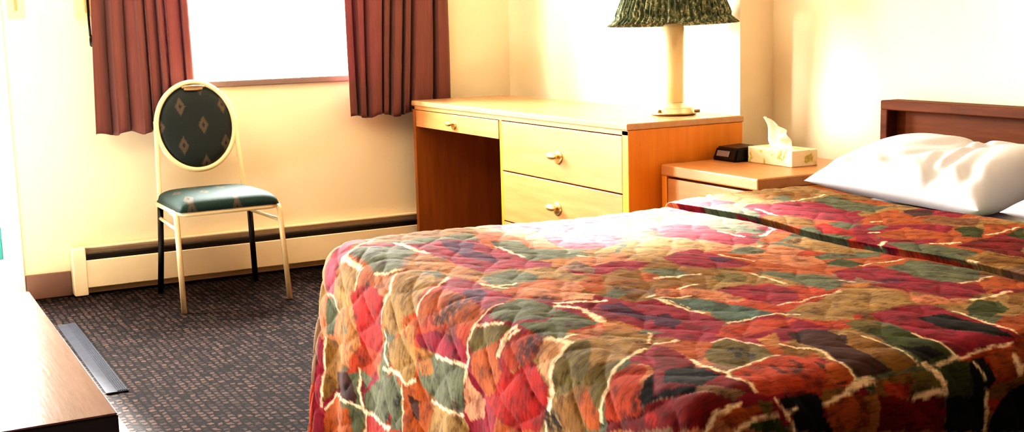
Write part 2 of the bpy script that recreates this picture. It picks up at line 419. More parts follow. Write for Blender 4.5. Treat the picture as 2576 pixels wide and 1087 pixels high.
for sx in (-1, 1):
    bm = bmesh.new(); tube(bm, bentpath([(sx * .219, -.11, .404), (sx * .219, -.182, .402), (sx * .227, -.236, .0)], .045), .0115, 12)
    child('leg', bm, GOLDF, c, smooth=True)
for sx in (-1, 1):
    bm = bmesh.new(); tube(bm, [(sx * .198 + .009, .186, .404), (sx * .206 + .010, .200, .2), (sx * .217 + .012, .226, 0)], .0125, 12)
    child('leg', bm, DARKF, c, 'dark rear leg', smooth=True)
for sx in (-1, 1):
    bm = bmesh.new(); tube(bm, [(sx * .219, -.192, .338), (sx * .201 + .009, .19, .338)], .008, 10)
    child('stretcher', bm, GOLDF, c, smooth=True)

# ------------------------------------------------------------ dresser
XD, YN0, YF0, XB, ZT0 = 2.384, 3.64, 5.53, 2.89, .781
dr = thing('dresser', (XD, YN0, 0), 'long honey oak dresser desk with kneehole and brass pulls under the lamp', 'dresser')
def D(x0, x1, y0, y1, z0, z1, **k): return B(x0 - XD, x1 - XD, y0 - YN0, y1 - YN0, z0, z1, **k)
child('top', D(XD - .006, XB, YN0 - .002, YF0, .757, ZT0, bev=.004), OAKT, dr)
child('front_rail', D(XD, XD + .03, YN0 + .002, YF0 - .002, .739, .757, bev=.001), OAK, dr)
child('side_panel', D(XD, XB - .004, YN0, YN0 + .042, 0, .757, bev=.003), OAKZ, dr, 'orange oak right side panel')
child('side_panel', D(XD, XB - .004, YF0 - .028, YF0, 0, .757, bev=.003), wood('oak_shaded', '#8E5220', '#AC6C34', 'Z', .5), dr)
child('partition', D(XD + .004, XB - .004, 4.606, 4.63, 0, .739, bev=.002), OAKZ, dr)
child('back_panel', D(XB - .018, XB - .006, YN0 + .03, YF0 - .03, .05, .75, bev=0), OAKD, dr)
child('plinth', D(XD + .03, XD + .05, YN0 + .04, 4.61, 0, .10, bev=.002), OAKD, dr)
def pull(par, x, y, z, hw=.034, hh=.013):
    """oval backplate (child of the drawer) and a rounded pull in front"""
    bm = bmesh.new(); lathe(bm, [(hh * 1.9, 0), (hh * 1.9, .002), (hh * 1.5, .004)], 28); 
    bmesh.ops.transform(bm, matrix=Matrix.Translation((x, y - hw * .35, z - .006)) @ Matrix.Rotation(-PI / 2, 4, 'Y') @ Matrix.Diagonal((1.0, 1.2, 1, 1)), verts=bm.verts)
    prof = [(hh * math.sin(a), -hw * math.cos(a)) for a in np.linspace(.04, PI - .04, 14)]
    b2 = bmesh.new(); lathe(b2, prof, 20)
    bmesh.ops.transform(b2, matrix=Matrix.Translation((x - .022, y, z)) @ Matrix.Rotation(PI / 2, 4, 'X'), verts=b2.verts)
    tube(b2, [(x, y - hw * .4, z), (x - .02, y - hw * .4, z)], .005, 10); tube(b2, [(x, y + hw * .4, z), (x - .02, y + hw * .4, z)], .005, 10)
    me = bpy.data.meshes.new('q'); bm.to_mesh(me); b2.from_mesh(me); bm.free()
    return child('handle', b2, BRASS, par, 'brass drawer pull', smooth=True)
for (y0, y1, z0, z1, hz, hy, hw) in ((YN0 + .045, 4.604, .529, .735, .627, 4.15, .038), (YN0 + .045, 4.604, .316, .524, .424, 4.165, .038), (YN0 + .045, 4.604, .105, .311, .21, 4.15, .038), (4.634, YF0 - .032, .657, .736, .696, 5.085, .03)):
    q = child('drawer', D(XD + .002, XD + .35 if z1 < .73 else XD + .3, y0, y1, z0, z1, bev=.002), OAK, dr)
    pull(q, .002, hy - YN0, hz, hw, hw * .38)
# inner dust board so the gaps read dark
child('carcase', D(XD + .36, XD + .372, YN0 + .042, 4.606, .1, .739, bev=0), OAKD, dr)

# ------------------------------------------------------------ nightstand
XN, NY0, NY1, NZ = 2.504, 3.08, 3.612, .633
ns = thing('nightstand', (XN, NY0, 0), 'honey oak nightstand between the dresser and the bed, holding clock and tissue box', 'nightstand')
def N(x0, x1, y0, y1, z0, z1, **k): return B(x0 - XN, x1 - XN, y0 - NY0, y1 - NY0, z0, z1, **k)
child('top', N(XN - .003, 3.044, NY0 - .002, NY1, .594, NZ, bev=.005), OAK, ns)
child('side_panel', N(XN, 3.042, NY0, NY0 + .03, 0, .594, bev=.003), OAKZ, ns)
child('side_panel', N(XN, 3.042, NY1 - .03, NY1, 0, .594, bev=.003), OAKZ, ns)
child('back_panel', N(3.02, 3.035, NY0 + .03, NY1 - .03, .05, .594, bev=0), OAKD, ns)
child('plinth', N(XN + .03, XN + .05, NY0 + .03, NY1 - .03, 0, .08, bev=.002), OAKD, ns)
for z0, z1, hz in ((.345, .586, .54), (.09, .339, .22)):
    q = child('drawer', N(XN + .003, XN + .3, NY0 + .034, NY1 - .034, z0, z1, bev=.002), OAK, ns); pull(q, .003, 3.345 - NY0, hz, .034, .013)

# ------------------------------------------------------------ lamp
lm = thing('table_lamp', (2.735, 3.862, ZT0), 'table lamp with ivory column and pleated green print shade on the dresser', 'lamp')
bm = bmesh.new(); lathe(bm, [(.072, 0), (.083, .003), (.084, .008), (.080, .012), (.078, .026), (.070, .031), (.050, .036), (.040, .045), (.02, .05)], 48)
child('base', bm, plain('lamp_base_enamel', '#EFE3B8', .2, .03, metal=.3), lm, smooth=True)
bm = bmesh.new(); tube(bm, [(.0825 * math.cos(a), .0825 * math.sin(a), .0055) for a in np.linspace(0, 2 * PI, 48, endpoint=False)], .0035, 8, closed=True)
tube(bm, [(-.075, -.02, .018), (-.086, -.023, .018)], .006, 10); tube(bm, [(.04, -.078, .016), (.052, -.094, .016)], .006, 10)
child('trim_ring', bm, plain('dark_brass', '#A88C58', .3, .1, metal=.7), lm, 'dark brass ring with switch knobs', smooth=True)
bm = bmesh.new(); lathe(bm, [(.034, .043), (.039, .05), (.0385, .12), (.0395, .25), (.041, .325), (.036, .335), (.02, .34)], 40)
child('column', bm, IVORY, lm, smooth=True)
bm = bmesh.new(); lathe(bm, [(.008, .338), (.008, .57), (.004, .58)], 12); child('stem', bm, BRASS, lm, smooth=True)
bm = bmesh.new(); lathe(bm, [(.016, .345), (.03, .40), (.034, .43), (.026, .465), (.012, .485)], 20); child('bulb', bm, TISS, lm, smooth=True)
NP = 58
def pleat(u, z): return (.0075 * math.sin(2 * PI * NP * u) + .003 * math.sin(2 * PI * 17 * u + 1)) * (1.25 - (z - .335) / .3)
prof = []
for k in range(22):
    tt = k / 21; prof.append((.224 - .100 * tt ** .9 + .010 * math.exp(-(tt / .04) ** 2) - .008 * math.exp(-((tt - .09) / .035) ** 2), .338 + .27 * tt))
bm = bmesh.new(); lathe(bm, prof, NP * 8, cap=False, wav=pleat)
bmesh.ops.transform(bm, matrix=Matrix.Translation((0, 0, .34)) @ Matrix.Rotation(math.radians(-2.2), 4, 'X') @ Matrix.Rotation(math.radians(.6), 4, 'Y') @ Matrix.Translation((0, 0, -.34)), verts=bm.verts)
so = child('lamp_shade', bm, SHADE, lm, smooth=True); so.modifiers.new('t', 'SOLIDIFY').thickness = .002

# ------------------------------------------------------------ clock, tissues
ck = thing('clock_radio', (2.785, 3.520, NZ), 'small black clock radio on the nightstand behind the tissue box', 'clock', math.radians(0))
bm = bmesh.new(); vs = [(-.065, -.045, 0), (.065, -.045, 0), (.065, .088, 0), (-.065, .088, 0), (-.048, -.040, .048), (.06, -.04, .052), (.06, .082, .052), (-.048, .082, .048)]
V8 = [bm.verts.new(v) for v in vs]
for f in ((3, 2, 1, 0), (4, 5, 6, 7), (0, 1, 5, 4), (1, 2, 6, 5), (2, 3, 7, 6), (3, 0, 4, 7)): bm.faces.new([V8[i] for i in f])
bmesh.ops.bevel(bm, geom=list(bm.edges), offset=.006, segments=2, affect='EDGES'); child('case', bm, BLACKM, ck, smooth=False)
bm = B(-.002, .002, -.0, .07, -.011, .011, bev=.002); bmesh.ops.transform(bm, matrix=Matrix.Translation((-.0575, -.005, .026)) @ Matrix.Rotation(math.radians(19.5), 4, 'Y'), verts=bm.verts)
child('display', bm, CLOCKF, ck, 'greyish display window')
tb = thing('tissue_box', (2.83, 3.352, NZ), 'flat cream floral tissue box with a tissue sticking out, on the nightstand', 'tissue box', math.radians(1))
child('carton', B(-.057, .057, -.115, .115, 0, .056, bev=.003), TBOX, tb)
n, m = 40, 40; U, V = np.meshgrid(np.linspace(-1, 1, n), np.linspace(0, 1, m), indexing='ij')
# a pulled-up sheet: narrow in the slot, flaring, pointed at the far (left) end
Yt = .060 * U * (1 - .25 * V) + .028 * V + .012 * np.sin(5 * V) * (1 - V) ; Zt = .054 + V * (.058 + .045 * np.clip(.30 + .75 * U, 0, 1) ** 1.3 + .012 * np.sin(3 * U)) 
Xt = .018 * np.sin(4.5 * U + 2 * V) * V + .012 * np.sin(9 * U - 3 * V) * V ** .6 + .01 * np.cos(7 * V + 2 * U) * V
o, _ = gridmesh('tissue', Xt, Yt, Zt, TISS, tb); o.modifiers.new('t', 'SOLIDIFY').thickness = .0008; o['label'] = 'white tissue sticking up'

# ------------------------------------------------------------ bed
bd_ = thing('bed', (2.05, 2.17, 0), 'bed with dark walnut headboard, covered by the patchwork bedspread', 'bed')
def Q(x0, x1, y0, y1, z0, z1, **k): return B(x0 - 2.05, x1 - 2.05, y0 - 2.17, y1 - 2.17, z0, z1, **k)
child('mattress', Q(1.14, 3.02, 1.45, 2.885, .33, .562, bev=.05, seg=4), TICK, bd_)
child('box_spring', Q(1.14, 3.02, 1.45, 2.885, .12, .33, bev=.02), BOXS, bd_)
for x in (1.2, 2.9):
    for y in (1.52, 2.81): child('leg', Q(x - .03, x + .03, y - .03, y + .03, 0, .12, bev=.005), BLACKM, bd_)
HXf, HZ, HYf, HYn = 3.05, .851, 3.115, 1.25
hb = child('headboard', Q(HXf + .045, HXf + .07, HYn + .02, HYf - .02, .2, HZ - .02, bev=.002), WALNUTP, bd_, 'dark walnut headboard with a raised frame')
bm = bmesh.new()
for a in ((HXf, HXf + .08, HYn, HYf, HZ - .032, HZ), (HXf, HXf + .08, HYf - .032, HYf, 0, HZ - .03), (HXf, HXf + .08, HYn, HYn + .032, 0, HZ - .03)):
    box(bm, a[0] - 2.05, a[1] - 2.05, a[2] - 2.17, a[3] - 2.17, a[4], a[5], bev=.004)
child('headboard_frame', bm, WALNUT, hb)
# sheet and blanket
def cloth(name, x0, x1, y0, y1, z, mat, amp=.004, k=(7, 5), parent=None, dr=.05):
    U, V = np.meshgrid(np.linspace(x0, x1, 50), np.linspace(y0, y1, 90), indexing='ij')
    ed = np.minimum(V - y0, y1 - V); drop = dr * (1 - np.clip(ed / .05, 0, 1)) ** 2
    Z = z + amp * np.sin(k[0] * U * 3 + 2 * np.sin(k[1] * V)) * np.sin(k[1] * V * 2 + U) - drop
    o, _ = gridmesh(name, U, V, Z, mat); m_ = o.modifiers.new('t', 'SOLIDIFY'); m_.thickness = .004; m_.offset = 1; return o
tag(cloth('bed_sheet', 2.42, 3.0, 1.43, 2.905, .568, SHEET), 'white sheet showing between the bedspread hem and the pillows', 'sheet')
tag(cloth('blanket', 2.562, 2.70, 1.5, 2.36, .583, SAGEB, .002, dr=0), 'sage green blanket edge showing between the two pillows', 'blanket')

# pillows
def pillow(name, loc, rot, L, Wd, H, seed, label, open_end=4):
    n, m = 90, 70; r = np.random.default_rng(seed)
    u = np.sin(np.linspace(-PI / 2, PI / 2, n)); v = np.sin(np.linspace(-PI / 2, PI / 2, m)); U, V = np.meshgrid(u, v, indexing='ij')
    pr = np.where(U < 0, np.clip(1 - np.abs(U) ** open_end, 0, 1) ** .5, np.clip(1 - np.abs(U) ** 4, 0, 1) ** .62) * (np.clip(1 - np.abs(V) ** 2.6, 0, 1) ** .55)
    px = Wd / 2 * V * (1 - .07 * (1 - np.abs(U) ** 3) * np.abs(V)); py = L / 2 * U * (1 - .05 * (1 - V ** 2))
    wr = np.zeros_like(U)
    for _ in range(16):
        a = r.uniform(-.9, .9); kx = r.uniform(8, 22); p0 = r.uniform(-.8, .8); q0 = r.uniform(-.7, .7)
        ln = (U - p0) * math.cos(a) + (V - q0) * math.sin(a) * .8; ac = -(U - p0) * math.sin(a) + (V - q0) * math.cos(a)
        wr += r.uniform(.5, 1) * np.exp(-(ln * kx) ** 2) * np.exp(-(ac * 2) ** 2)
    wr2 = np.sin(14 * U + 3 * np.sin(5 * V)) * np.clip(-V, 0, 1) ** 1.5
    faces = []
    bm = bmesh.new(); g = {}
    for s_ in (1, -1):
        Z = s_ * H / 2 * pr + (-.016 * wr * pr - .010 * wr2 * pr if s_ > 0 else .3 * H / 2 * pr)
        for i in range(n):
            for j in range(m): g[s_, i, j] = bm.verts.new((px[i, j], py[i, j], Z[i, j]))
        for i in range(n - 1):
            for j in range(m - 1): bm.faces.new((g[s_, i, j], g[s_, i + 1, j], g[s_, i + 1, j + 1], g[s_, i, j + 1]))
    bmesh.ops.remove_doubles(bm, verts=bm.verts, dist=.0006)
    o = build(name, bm, SHEET, smooth=True); o.location = loc; o.rotation_euler = rot
    return tag(o, label, 'pillow', 'white bed pillows')
pillow('pillow', (2.815, 2.645, .668), (math.radians(1.5), math.radians(-12), math.radians(2)), .66, .43, .185, 5, 'large white pillow on the far side of the bed, below the headboard corner', 12)
pillow('pillow', (2.755, 1.800, .662), (0, math.radians(-8), math.radians(-2)), .76, .43, .18, 9, 'white pillow cut off by the right edge of the picture')

# ------------------------------------------------------------ bedspread
# ---- quilt surface -------------------------------------------------
XF, YN, YF, ZT, RB, FL = 1.09, 1.445, 2.935, 0.60, 0.075, 0.10
CREASE = 2.085
def sst(x, a, b):
    q = np.clip((x - a) / (b - a), 0, 1); return q * q * (3 - 2 * q)
def hem_at(t):
    return 2.545 + 0.085 * sst(t, 2.25, 2.95)
def quilt_base(s, t):
    cx = np.maximum(s, XF); cy = np.clip(t, YN, YF)
    ds = s - cx; dt = t - cy
    L = np.sqrt(ds * ds + dt * dt) + 1e-9
    ux, uy = ds / L, dt / L
    a = np.minimum(L / RB, np.pi / 2)
    ov = np.maximum(L - RB * np.pi / 2, 0)
    out = RB * np.sin(a) + FL * ov
    drop = RB * (1 - np.cos(a)) + ov * np.sqrt(1 - FL * FL)
    amp = sst(L, 0.05, 0.40)
    out = out + amp * (0.013 * np.sin(2 * np.pi * cy / 0.27 + 1.1 + 0.8 * np.sin(cy * 9)) * np.abs(ux)
                       + 0.013 * np.sin(2 * np.pi * cx / 0.29 + 0.4) * np.abs(uy)
                       + 0.02 * np.sin(7 * np.arctan2(dt, -ds)) * np.abs(ux * uy) * 2)
    x = cx + ux * out; y = cy + uy * out; z = ZT - drop
    top = 1 - sst(L, 0, 0.1)
    sc = s + .006 * np.sin(t * 7) + .003 * np.sin(t * 19 + 1)
    x = x - .022 * sst(sc, CREASE, CREASE + .013) * top
    z = z + top * (0.005 * np.sin(6.1 * s + 2.3 * t) + 0.004 * np.sin(9 * t - 5 * s + 1)
                   + 0.016 * sst(sc, CREASE, CREASE + 0.012) - 0.016 * np.exp(-((sc - CREASE + .004) / 0.006) ** 2))
    h = hem_at(t)
    z = z - 0.035 * sst(s, h - 0.02, h)
    return x, y, z
# ---- end quilt surface ---------------------------------------------

QP=[
('p','pink',0,'1021,2940 1081,2949 1135,2943 1054,2874 1033,2865 961,2865 931,2871 928,2925 976,2928'),
('p','sage',0,'925,2913 928,2862 889,2853 838,2868 832,2901'),
('p','sage',0,'1045,2853 1081,2844 1174,2748 1150,2682 1102,2640 1063,2574 1030,2628 1036,2673 1045,2760'),
('p','tan',0,'1015,2832 1024,2736 985,2721 961,2751 931,2763 898,2847 964,2847'),
('p','orange',0,'1021,2718 1030,2649 997,2613 997,2658 973,2718 985,2721'),
('p','red',0,'979,2718 997,2658 997,2613 988,2550 922,2556 901,2568 877,2682 913,2712 955,2748'),
('p','salmon',0,'1024,2637 1039,2589 1042,2553 1009,2541 988,2553 997,2613'),
('p','tan',0,'1057,2538 1099,2475 1075,2400 1027,2382 991,2373 973,2427 931,2433 913,2517 988,2541 1024,2523'),
('p','otan',0,'1108,2622 1171,2658 1168,2541 1117,2490 1057,2535'),
('p','crim',0,'1186,2769 1270,2796 1342,2751 1327,2535 1303,2457 1261,2412 1198,2400 1186,2469 1189,2571 1174,2667'),
('p','purple',0,'1264,2784 1330,2727 1279,2631 1303,2499 1261,2478 1234,2589 1234,2691'),
('p','otan',0,'1177,2559 1183,2439 1156,2340 1126,2415 1120,2481'),
('p','orange',0,'1018,2355 1048,2343 1069,2295 1057,2166 1051,2115 1000,2112 943,2376 994,2361'),
('p','crim',0,'1069,2370 1123,2418 1141,2331 1123,2274 1135,2154 1096,2118 1051,2115 1057,2166 1069,2295'),
('p','purple',0,'1084,2289 1117,2283 1105,2217 1069,2175 1066,2235'),
('b','brown',0.05,'1021,2238'),
('b','brown',0.04,'1045,2226'),
('b','red',0.03,'985,2298'),
('b','brown',0.035,'994,2256'),
('p','sage',0,'1045,2091 1087,2109 1120,2118 1048,1989 1042,2043'),
('p','sage',0,'1171,2370 1264,2385 1183,2235 1147,2301'),
('p','sage',0,'1369,2721 1423,2682 1333,2514 1342,2589'),
('l','cream',0.011,'1030,2862 1027,2739'),
('l','cream',0.007,'1024,2853 1042,2853 1087,2877 1135,2907'),
('l','cream',0.013,'1159,2820 1165,2721 1174,2667'),
('l','cream',0.006,'988,2370 1030,2364 1072,2379 1117,2427'),
('l','cream',0.006,'1000,2112 1048,2109 1084,2112'),
('l','cream',0.007,'913,2553 976,2547 1009,2532 1051,2559'),
('l','cream',0.006,'931,2919 934,2865 898,2847'),
('l','cream',0.006,'976,2724 1027,2727'),
('l','cream',0.008,'1135,2310 1156,2229'),
('l','cream',0.007,'1027,2646 1039,2598 1066,2559'),
('b','black',0.016,'994,2658'),
('b','brown',0.02,'1054,2664'),
('p','gold',0,'820,2904 826,2856 817,2730 787,2733 700,2847 661,2904 727,2907'),
('p','otan',0,'835,2856 880,2706 853,2676 826,2706 790,2724 793,2826'),
('p','red',0,'892,2709 925,2550 880,2544 865,2514 847,2628 853,2673'),
('p','ored',0,'826,2706 853,2673 856,2523 817,2589 793,2604 787,2664 778,2727'),
('p','brown',0,'748,2844 778,2721 733,2682 706,2676 712,2712 694,2844'),
('p','tan',0,'895,2502 934,2427 919,2373 895,2352 847,2364 835,2391 850,2439 862,2499'),
('p','otan',0,'949,2427 961,2370 919,2364 925,2283 895,2352 919,2391'),
('p','ored',0,'964,2364 1015,2121 967,2118 985,2142 973,2259 940,2349'),
('p','crim',0,'943,2361 973,2259 985,2142 967,2118 940,2115 937,2133 925,2274 928,2346'),
('b','brown',0.03,'985,2196'),
('p','sage',0,'820,2526 841,2439 817,2409 793,2400 748,2457 721,2469 700,2574 706,2652 742,2655 787,2583'),
('p','sage',0,'886,2346 922,2271 931,2133 925,2118 883,2115 838,2118 835,2163 823,2253 844,2331'),
('p','otan',0,'886,2346 907,2304 883,2271 862,2325'),
('p','sage',0,'793,2676 787,2604 751,2655 769,2667'),
('p','orange',0,'823,2403 847,2355 823,2304 814,2280 778,2286 739,2337 727,2388'),
('p','brown',0,'808,2379 799,2337 763,2334 772,2361'),
('p','tan',0,'808,2283 838,2127 823,2100 805,2100 748,2301 775,2280'),
('p','pcream',0,'922,2115 895,2082 886,2040 853,2040 829,2091 844,2115 889,2112'),
('p','orange',0,'640,2895 685,2850 691,2712 640,2691 580,2895'),
('p','sage',0,'691,2700 694,2658 646,2655 640,2688'),
('p','red',0,'694,2646 694,2592 715,2457 712,2445 649,2646'),
('p','sage',0,'766,2445 787,2403 724,2394 715,2448'),
('p','olive',0,'1003,2115 1033,2037 1039,1989 1003,2007 964,2100'),
('p','orange',0,'964,2100 1006,2007 985,1992 955,1962 913,1995 892,2034 925,2097'),
('p','red',0,'997,1983 1030,1962 871,1905 883,1980 886,2034 916,1986 955,1959'),
('b','black',0.022,'907,2523'),
('b','black',0.02,'736,2730'),
('b','black',0.02,'733,2463'),
('b','black',0.018,'784,2421'),
('b','brown',0.02,'847,2148'),
('l','cream',0.006,'937,2112 985,2115 1015,2103 1039,2025'),
('l','cream',0.006,'922,2268 934,2118 904,2118'),
('l','cream',0.007,'835,2520 847,2427 832,2391 850,2355'),
('l','cream',0.007,'793,2679 748,2676 697,2655 715,2448'),
('l','cream',0.005,'826,2406 724,2391'),
('l','cream',0.007,'820,2904 727,2907 643,2910'),
('l','cream',0.006,'817,2289 835,2118'),
('l','cream',0.008,'985,1992 1027,1989 1042,1977'),
('l','cream',0.006,'640,2895 688,2850 709,2706 706,2667'),
('l','cream',0.006,'649,2646 694,2646'),
('l','cream',0.007,'916,2529 865,2514 850,2490'),
('p','sage',0,'1051,1980 1126,1905 1066,1839 1048,1872 1048,1914'),
('p','salmon',0,'1066,1839 1168,1878 1135,1824 1087,1806'),
('p','ored',0,'1027,1980 1042,1914 1045,1875 1015,1860 994,1875 967,1935 988,1974'),
('b','brown',0.04,'1009,1905'),
('b','brown',0.035,'1030,1890'),
('p','peach',0,'1015,1860 1045,1869 1060,1815 1024,1803 1003,1797 976,1800 991,1833'),
('p','red',0,'928,1995 961,1938 1000,1863 970,1797 928,1806 886,1821 868,1908 874,1986'),
('p','olive',0,'1024,1800 1063,1812 1093,1806 1039,1704 1003,1689 961,1779'),
('p','tan',0,'1090,1797 1135,1824 1207,1782 1171,1728 1153,1752 1081,1659 1039,1701'),
('p','olive',0,'1036,1698 1072,1659 1042,1647 988,1626 973,1632 1006,1686'),
('p','gold',0,'952,1779 1000,1689 976,1632 943,1620 907,1749'),
('p','orange',0,'967,1701 997,1686 976,1629 943,1623 934,1656'),
('p','crim',0,'1210,1857 1309,1785 1237,1686 1237,1770'),
('p','gold',0,'1201,1770 1237,1686 1180,1608 1180,1647 1171,1719'),
('p','crim',0,'1078,1656 1168,1713 1183,1692 1159,1596 1147,1563 1084,1593'),
('p','ored',0,'1003,1626 1039,1635 1078,1638 1072,1587 1018,1542 1000,1524 964,1611'),
('p','black',0,'1018,1542 1102,1590 1147,1563 1057,1443 1030,1497 1006,1530'),
('p','dred',0,'964,1611 1000,1524 1015,1518 1057,1443 1015,1398 946,1608'),
('p','red',0,'1003,1512 1009,1485 991,1485 991,1506'),
('p','crim',0,'1030,1458 1042,1440 1012,1425 1000,1440'),
('b','black',0.03,'916,1800'),
('b','black',0.03,'916,1773'),
('b','brown',0.015,'1159,1746'),
('b','black',0.02,'1015,1539'),
('l','cream',0.007,'985,1983 1015,1983 1039,1959'),
('l','cream',0.009,'931,1800 970,1788 1003,1803 1027,1803 1060,1812 1048,1872'),
('l','cream',0.006,'1003,1629 1048,1644 1144,1707'),
('l','cream',0.005,'1174,1731 1210,1788'),
('l','cream',0.006,'904,1806 892,1800'),
('l','cream',0.006,'961,1623 1003,1629'),
('l','cream',0.007,'1066,1839 1093,1842'),
('p','salmon',0,'1462,2865 1522,2748 1489,2601 1483,2505 1423,2592 1471,2688 1450,2787'),
('p','pink',0,'1525,2745 1657,2712 1645,2535 1537,2472 1495,2517 1489,2601'),
('p','sage',0,'1696,2727 1783,2766 1771,2640 1759,2568 1687,2595'),
('p','sage',0,'1387,2718 1441,2715 1414,2589 1447,2436 1360,2445 1348,2517'),
('p','crim',0,'1363,2673 1333,2481 1357,2394 1327,2343 1267,2391 1255,2463'),
('p','sage',0,'1180,2319 1264,2364 1261,2283 1231,2244 1162,2283'),
('p','tan',0,'1279,2292 1333,2322 1333,2184 1300,2178 1264,2244'),
('p','taupe',0,'1351,2343 1402,2361 1393,2262 1363,2223 1342,2268'),
('p','tan',0,'1486,2487 1600,2484 1489,2361 1459,2391'),
('p','gold',0,'1372,2205 1444,2223 1444,2154 1411,2106 1336,2139'),
('p','sage',0,'1465,2196 1534,2184 1540,2124 1516,2097 1465,2124'),
('p','tan',0,'1564,2424 1681,2550 1729,2463 1630,2349 1537,2373'),
('p','crim',0,'1825,2721 1891,2691 1936,2637 1792,2442 1795,2535'),
('p','salmon',0,'1234,2217 1300,2175 1273,2115 1207,2058 1180,2067 1150,2166 1195,2214'),
('p','peach',0,'1231,2097 1273,2070 1246,2040 1207,2058'),
('p','orange',0,'1291,2151 1333,2166 1315,2097 1276,2073 1270,2109'),
('p','sage',0,'1276,2055 1327,2079 1330,2034 1294,2019'),
('p','taupe',0,'1339,2085 1399,2046 1366,1998 1333,2025'),
('p','orange',0,'1390,2031 1453,2034 1471,2004 1432,1953 1372,1971'),
('p','sage',0,'1090,2106 1138,2130 1159,2028 1132,1986 1087,1959 1048,2007'),
('p','sage',0,'1084,1941 1150,2007 1171,1941 1180,1899 1114,1872 1063,1893'),
('p','crim',0,'1198,2001 1282,1992 1348,1971 1351,1893 1345,1833 1276,1740 1222,1788 1213,1854 1195,1917'),
('p','purple',0,'1228,1995 1276,1983 1270,1923 1288,1851 1252,1863 1231,1932'),
('p','sage',0,'1363,1959 1423,1941 1363,1857 1360,1905'),
('p','otan',0,'1189,1905 1210,1866 1207,1797 1144,1836'),
('b','brown',0.025,'1375,2295'),
('b','black',0.018,'1336,2088'),
('b','brown',0.02,'1114,1902'),
('b','brown',0.03,'1171,2100'),
('l','cream',0.01,'1171,2055 1258,2016'),
('l','cream',0.011,'1162,2034 1192,1992 1183,1899'),
('l','cream',0.007,'1357,2661 1342,2496'),
('l','cream',0.008,'1150,2262 1192,2259'),
('l','cream',0.007,'1492,2034 1339,1992'),
('l','cream',0.008,'1354,1980 1372,1923 1375,1875'),
('l','cream',0.007,'1447,2427 1462,2373'),
('p','gold',0,'2275,2787 2434,2856 2506,2808 2386,2679 2290,2718'),
('p','sage',0,'2308,2754 2374,2775 2356,2715 2290,2676'),
('p','sage',0,'2383,2664 2494,2718 2482,2604 2350,2463 2356,2550'),
('p','crim',0,'2194,2649 2341,2682 2332,2544 2338,2451 2254,2361 2209,2427 2167,2532'),
('p','sage',0,'2113,2730 2164,2727 2122,2577 2098,2547 2092,2619 2089,2694'),
('p','gold',0,'2095,2550 2167,2532 2188,2439 2119,2370 2098,2466'),
('p','red',0,'2131,2379 2182,2403 2173,2274 2131,2229 2101,2307'),
('p','taupe',0,'2044,2679 2089,2655 2059,2547 2020,2505 2017,2616'),
('p','sage',0,'1954,2577 2008,2607 2029,2457 1969,2436 1951,2511'),
('p','crim',0,'1852,2700 1921,2685 1945,2607 1918,2481 1957,2400 1897,2346 1822,2364 1810,2508 1801,2625'),
('p','orange',0,'1927,2376 2044,2448 2068,2409 2002,2361 1930,2331'),
('p','tan',0,'1753,2556 1756,2487 1804,2361 1714,2298 1702,2379 1660,2421'),
('p','sage',0,'1810,2319 1861,2319 1867,2265 1810,2238 1756,2271'),
('p','crim',0,'1675,2337 1723,2337 1720,2232 1732,2148 1672,2118 1627,2145 1567,2172 1582,2283'),
('p','purple',0,'1681,2262 1708,2235 1720,2196 1672,2187'),
('p','tan',0,'1972,2337 2068,2364 2086,2277 2068,2187 2002,2115 1969,2184 1969,2286'),
('p','salmon',0,'1765,2175 1873,2226 1915,2154 1882,2079 1801,2058 1771,2121'),
('p','sage',0,'1501,2190 1540,2172 1528,2103 1471,2109 1465,2136'),
('p','olive',0,'1552,2067 1621,2103 1627,2031 1588,1995 1549,2010'),
('p','sage',0,'1684,2082 1726,2019 1756,1947 1729,1860 1657,1812 1660,1896 1672,1986'),
('p','red',0,'1495,1980 1621,1956 1609,1857 1573,1824 1492,1905'),
('p','sage',0,'1864,2055 1948,2058 1882,1989 1858,2013'),
('p','crim',0,'1807,1980 1864,1971 1762,1860 1768,1914'),
('b','brown',0.025,'2002,2325'),
('b','brown',0.02,'1825,2256'),
('b','brown',0.02,'1966,2130'),
('b','purple',0.03,'1870,2622'),
('l','cream',0.009,'2161,2637 2149,2541'),
('l','cream',0.008,'1975,2418 2059,2466 2065,2493'),
('l','cream',0.008,'2320,2679 2422,2703 2491,2739'),
('l','cream',0.006,'1729,2265 1756,2178'),
('l','cream',0.008,'1921,2517 1933,2430'),
('l','cream',0.009,'1870,2319 1894,2319'),
('l','cream',0.008,'1450,2115 1519,2106 1552,2103'),
('l','cream',0.007,'1654,2064 1642,1935'),
('p','sage',0,'2455,2694 2482,2622 2479,2472 2380,2439 2362,2493 2377,2607'),
('p','crim',0,'2344,2571 2341,2472 2314,2382 2236,2340 2221,2433'),
('p','orange',0,'2314,2382 2401,2424 2476,2424 2362,2325 2278,2316'),
('p','brown',0,'2467,2409 2512,2355 2452,2286 2401,2304'),
('p','brtan',0,'2374,2262 2452,2286 2479,2163 2401,2100 2350,2157'),
('p','orange',0,'2431,2109 2503,2058 2404,2010 2368,2037'),
('p','sage',0,'2209,2277 2269,2286 2263,2250 2197,2232'),
('p','orange',0,'2170,2205 2284,2220 2284,2079 2224,2040 2173,2097 2149,2151'),
('p','dgreen',0,'2338,2112 2392,2109 2386,2067 2305,2001 2281,2034'),
('p','dgreen',0,'2371,1989 2479,2028 2365,1932 2371,1968'),
('p','dred',0,'2194,1974 2311,1995 2356,1926 2221,1812 2206,1881'),
('p','crim',0,'2152,2241 2137,2145 2089,2109 2095,2187'),
('p','sage',0,'2116,2109 2146,2070 2173,1962 2176,1896 2092,1860 2083,1950 2089,2028'),
('p','gold',0,'2101,1842 2188,1878 2221,1812 2134,1740 2095,1788'),
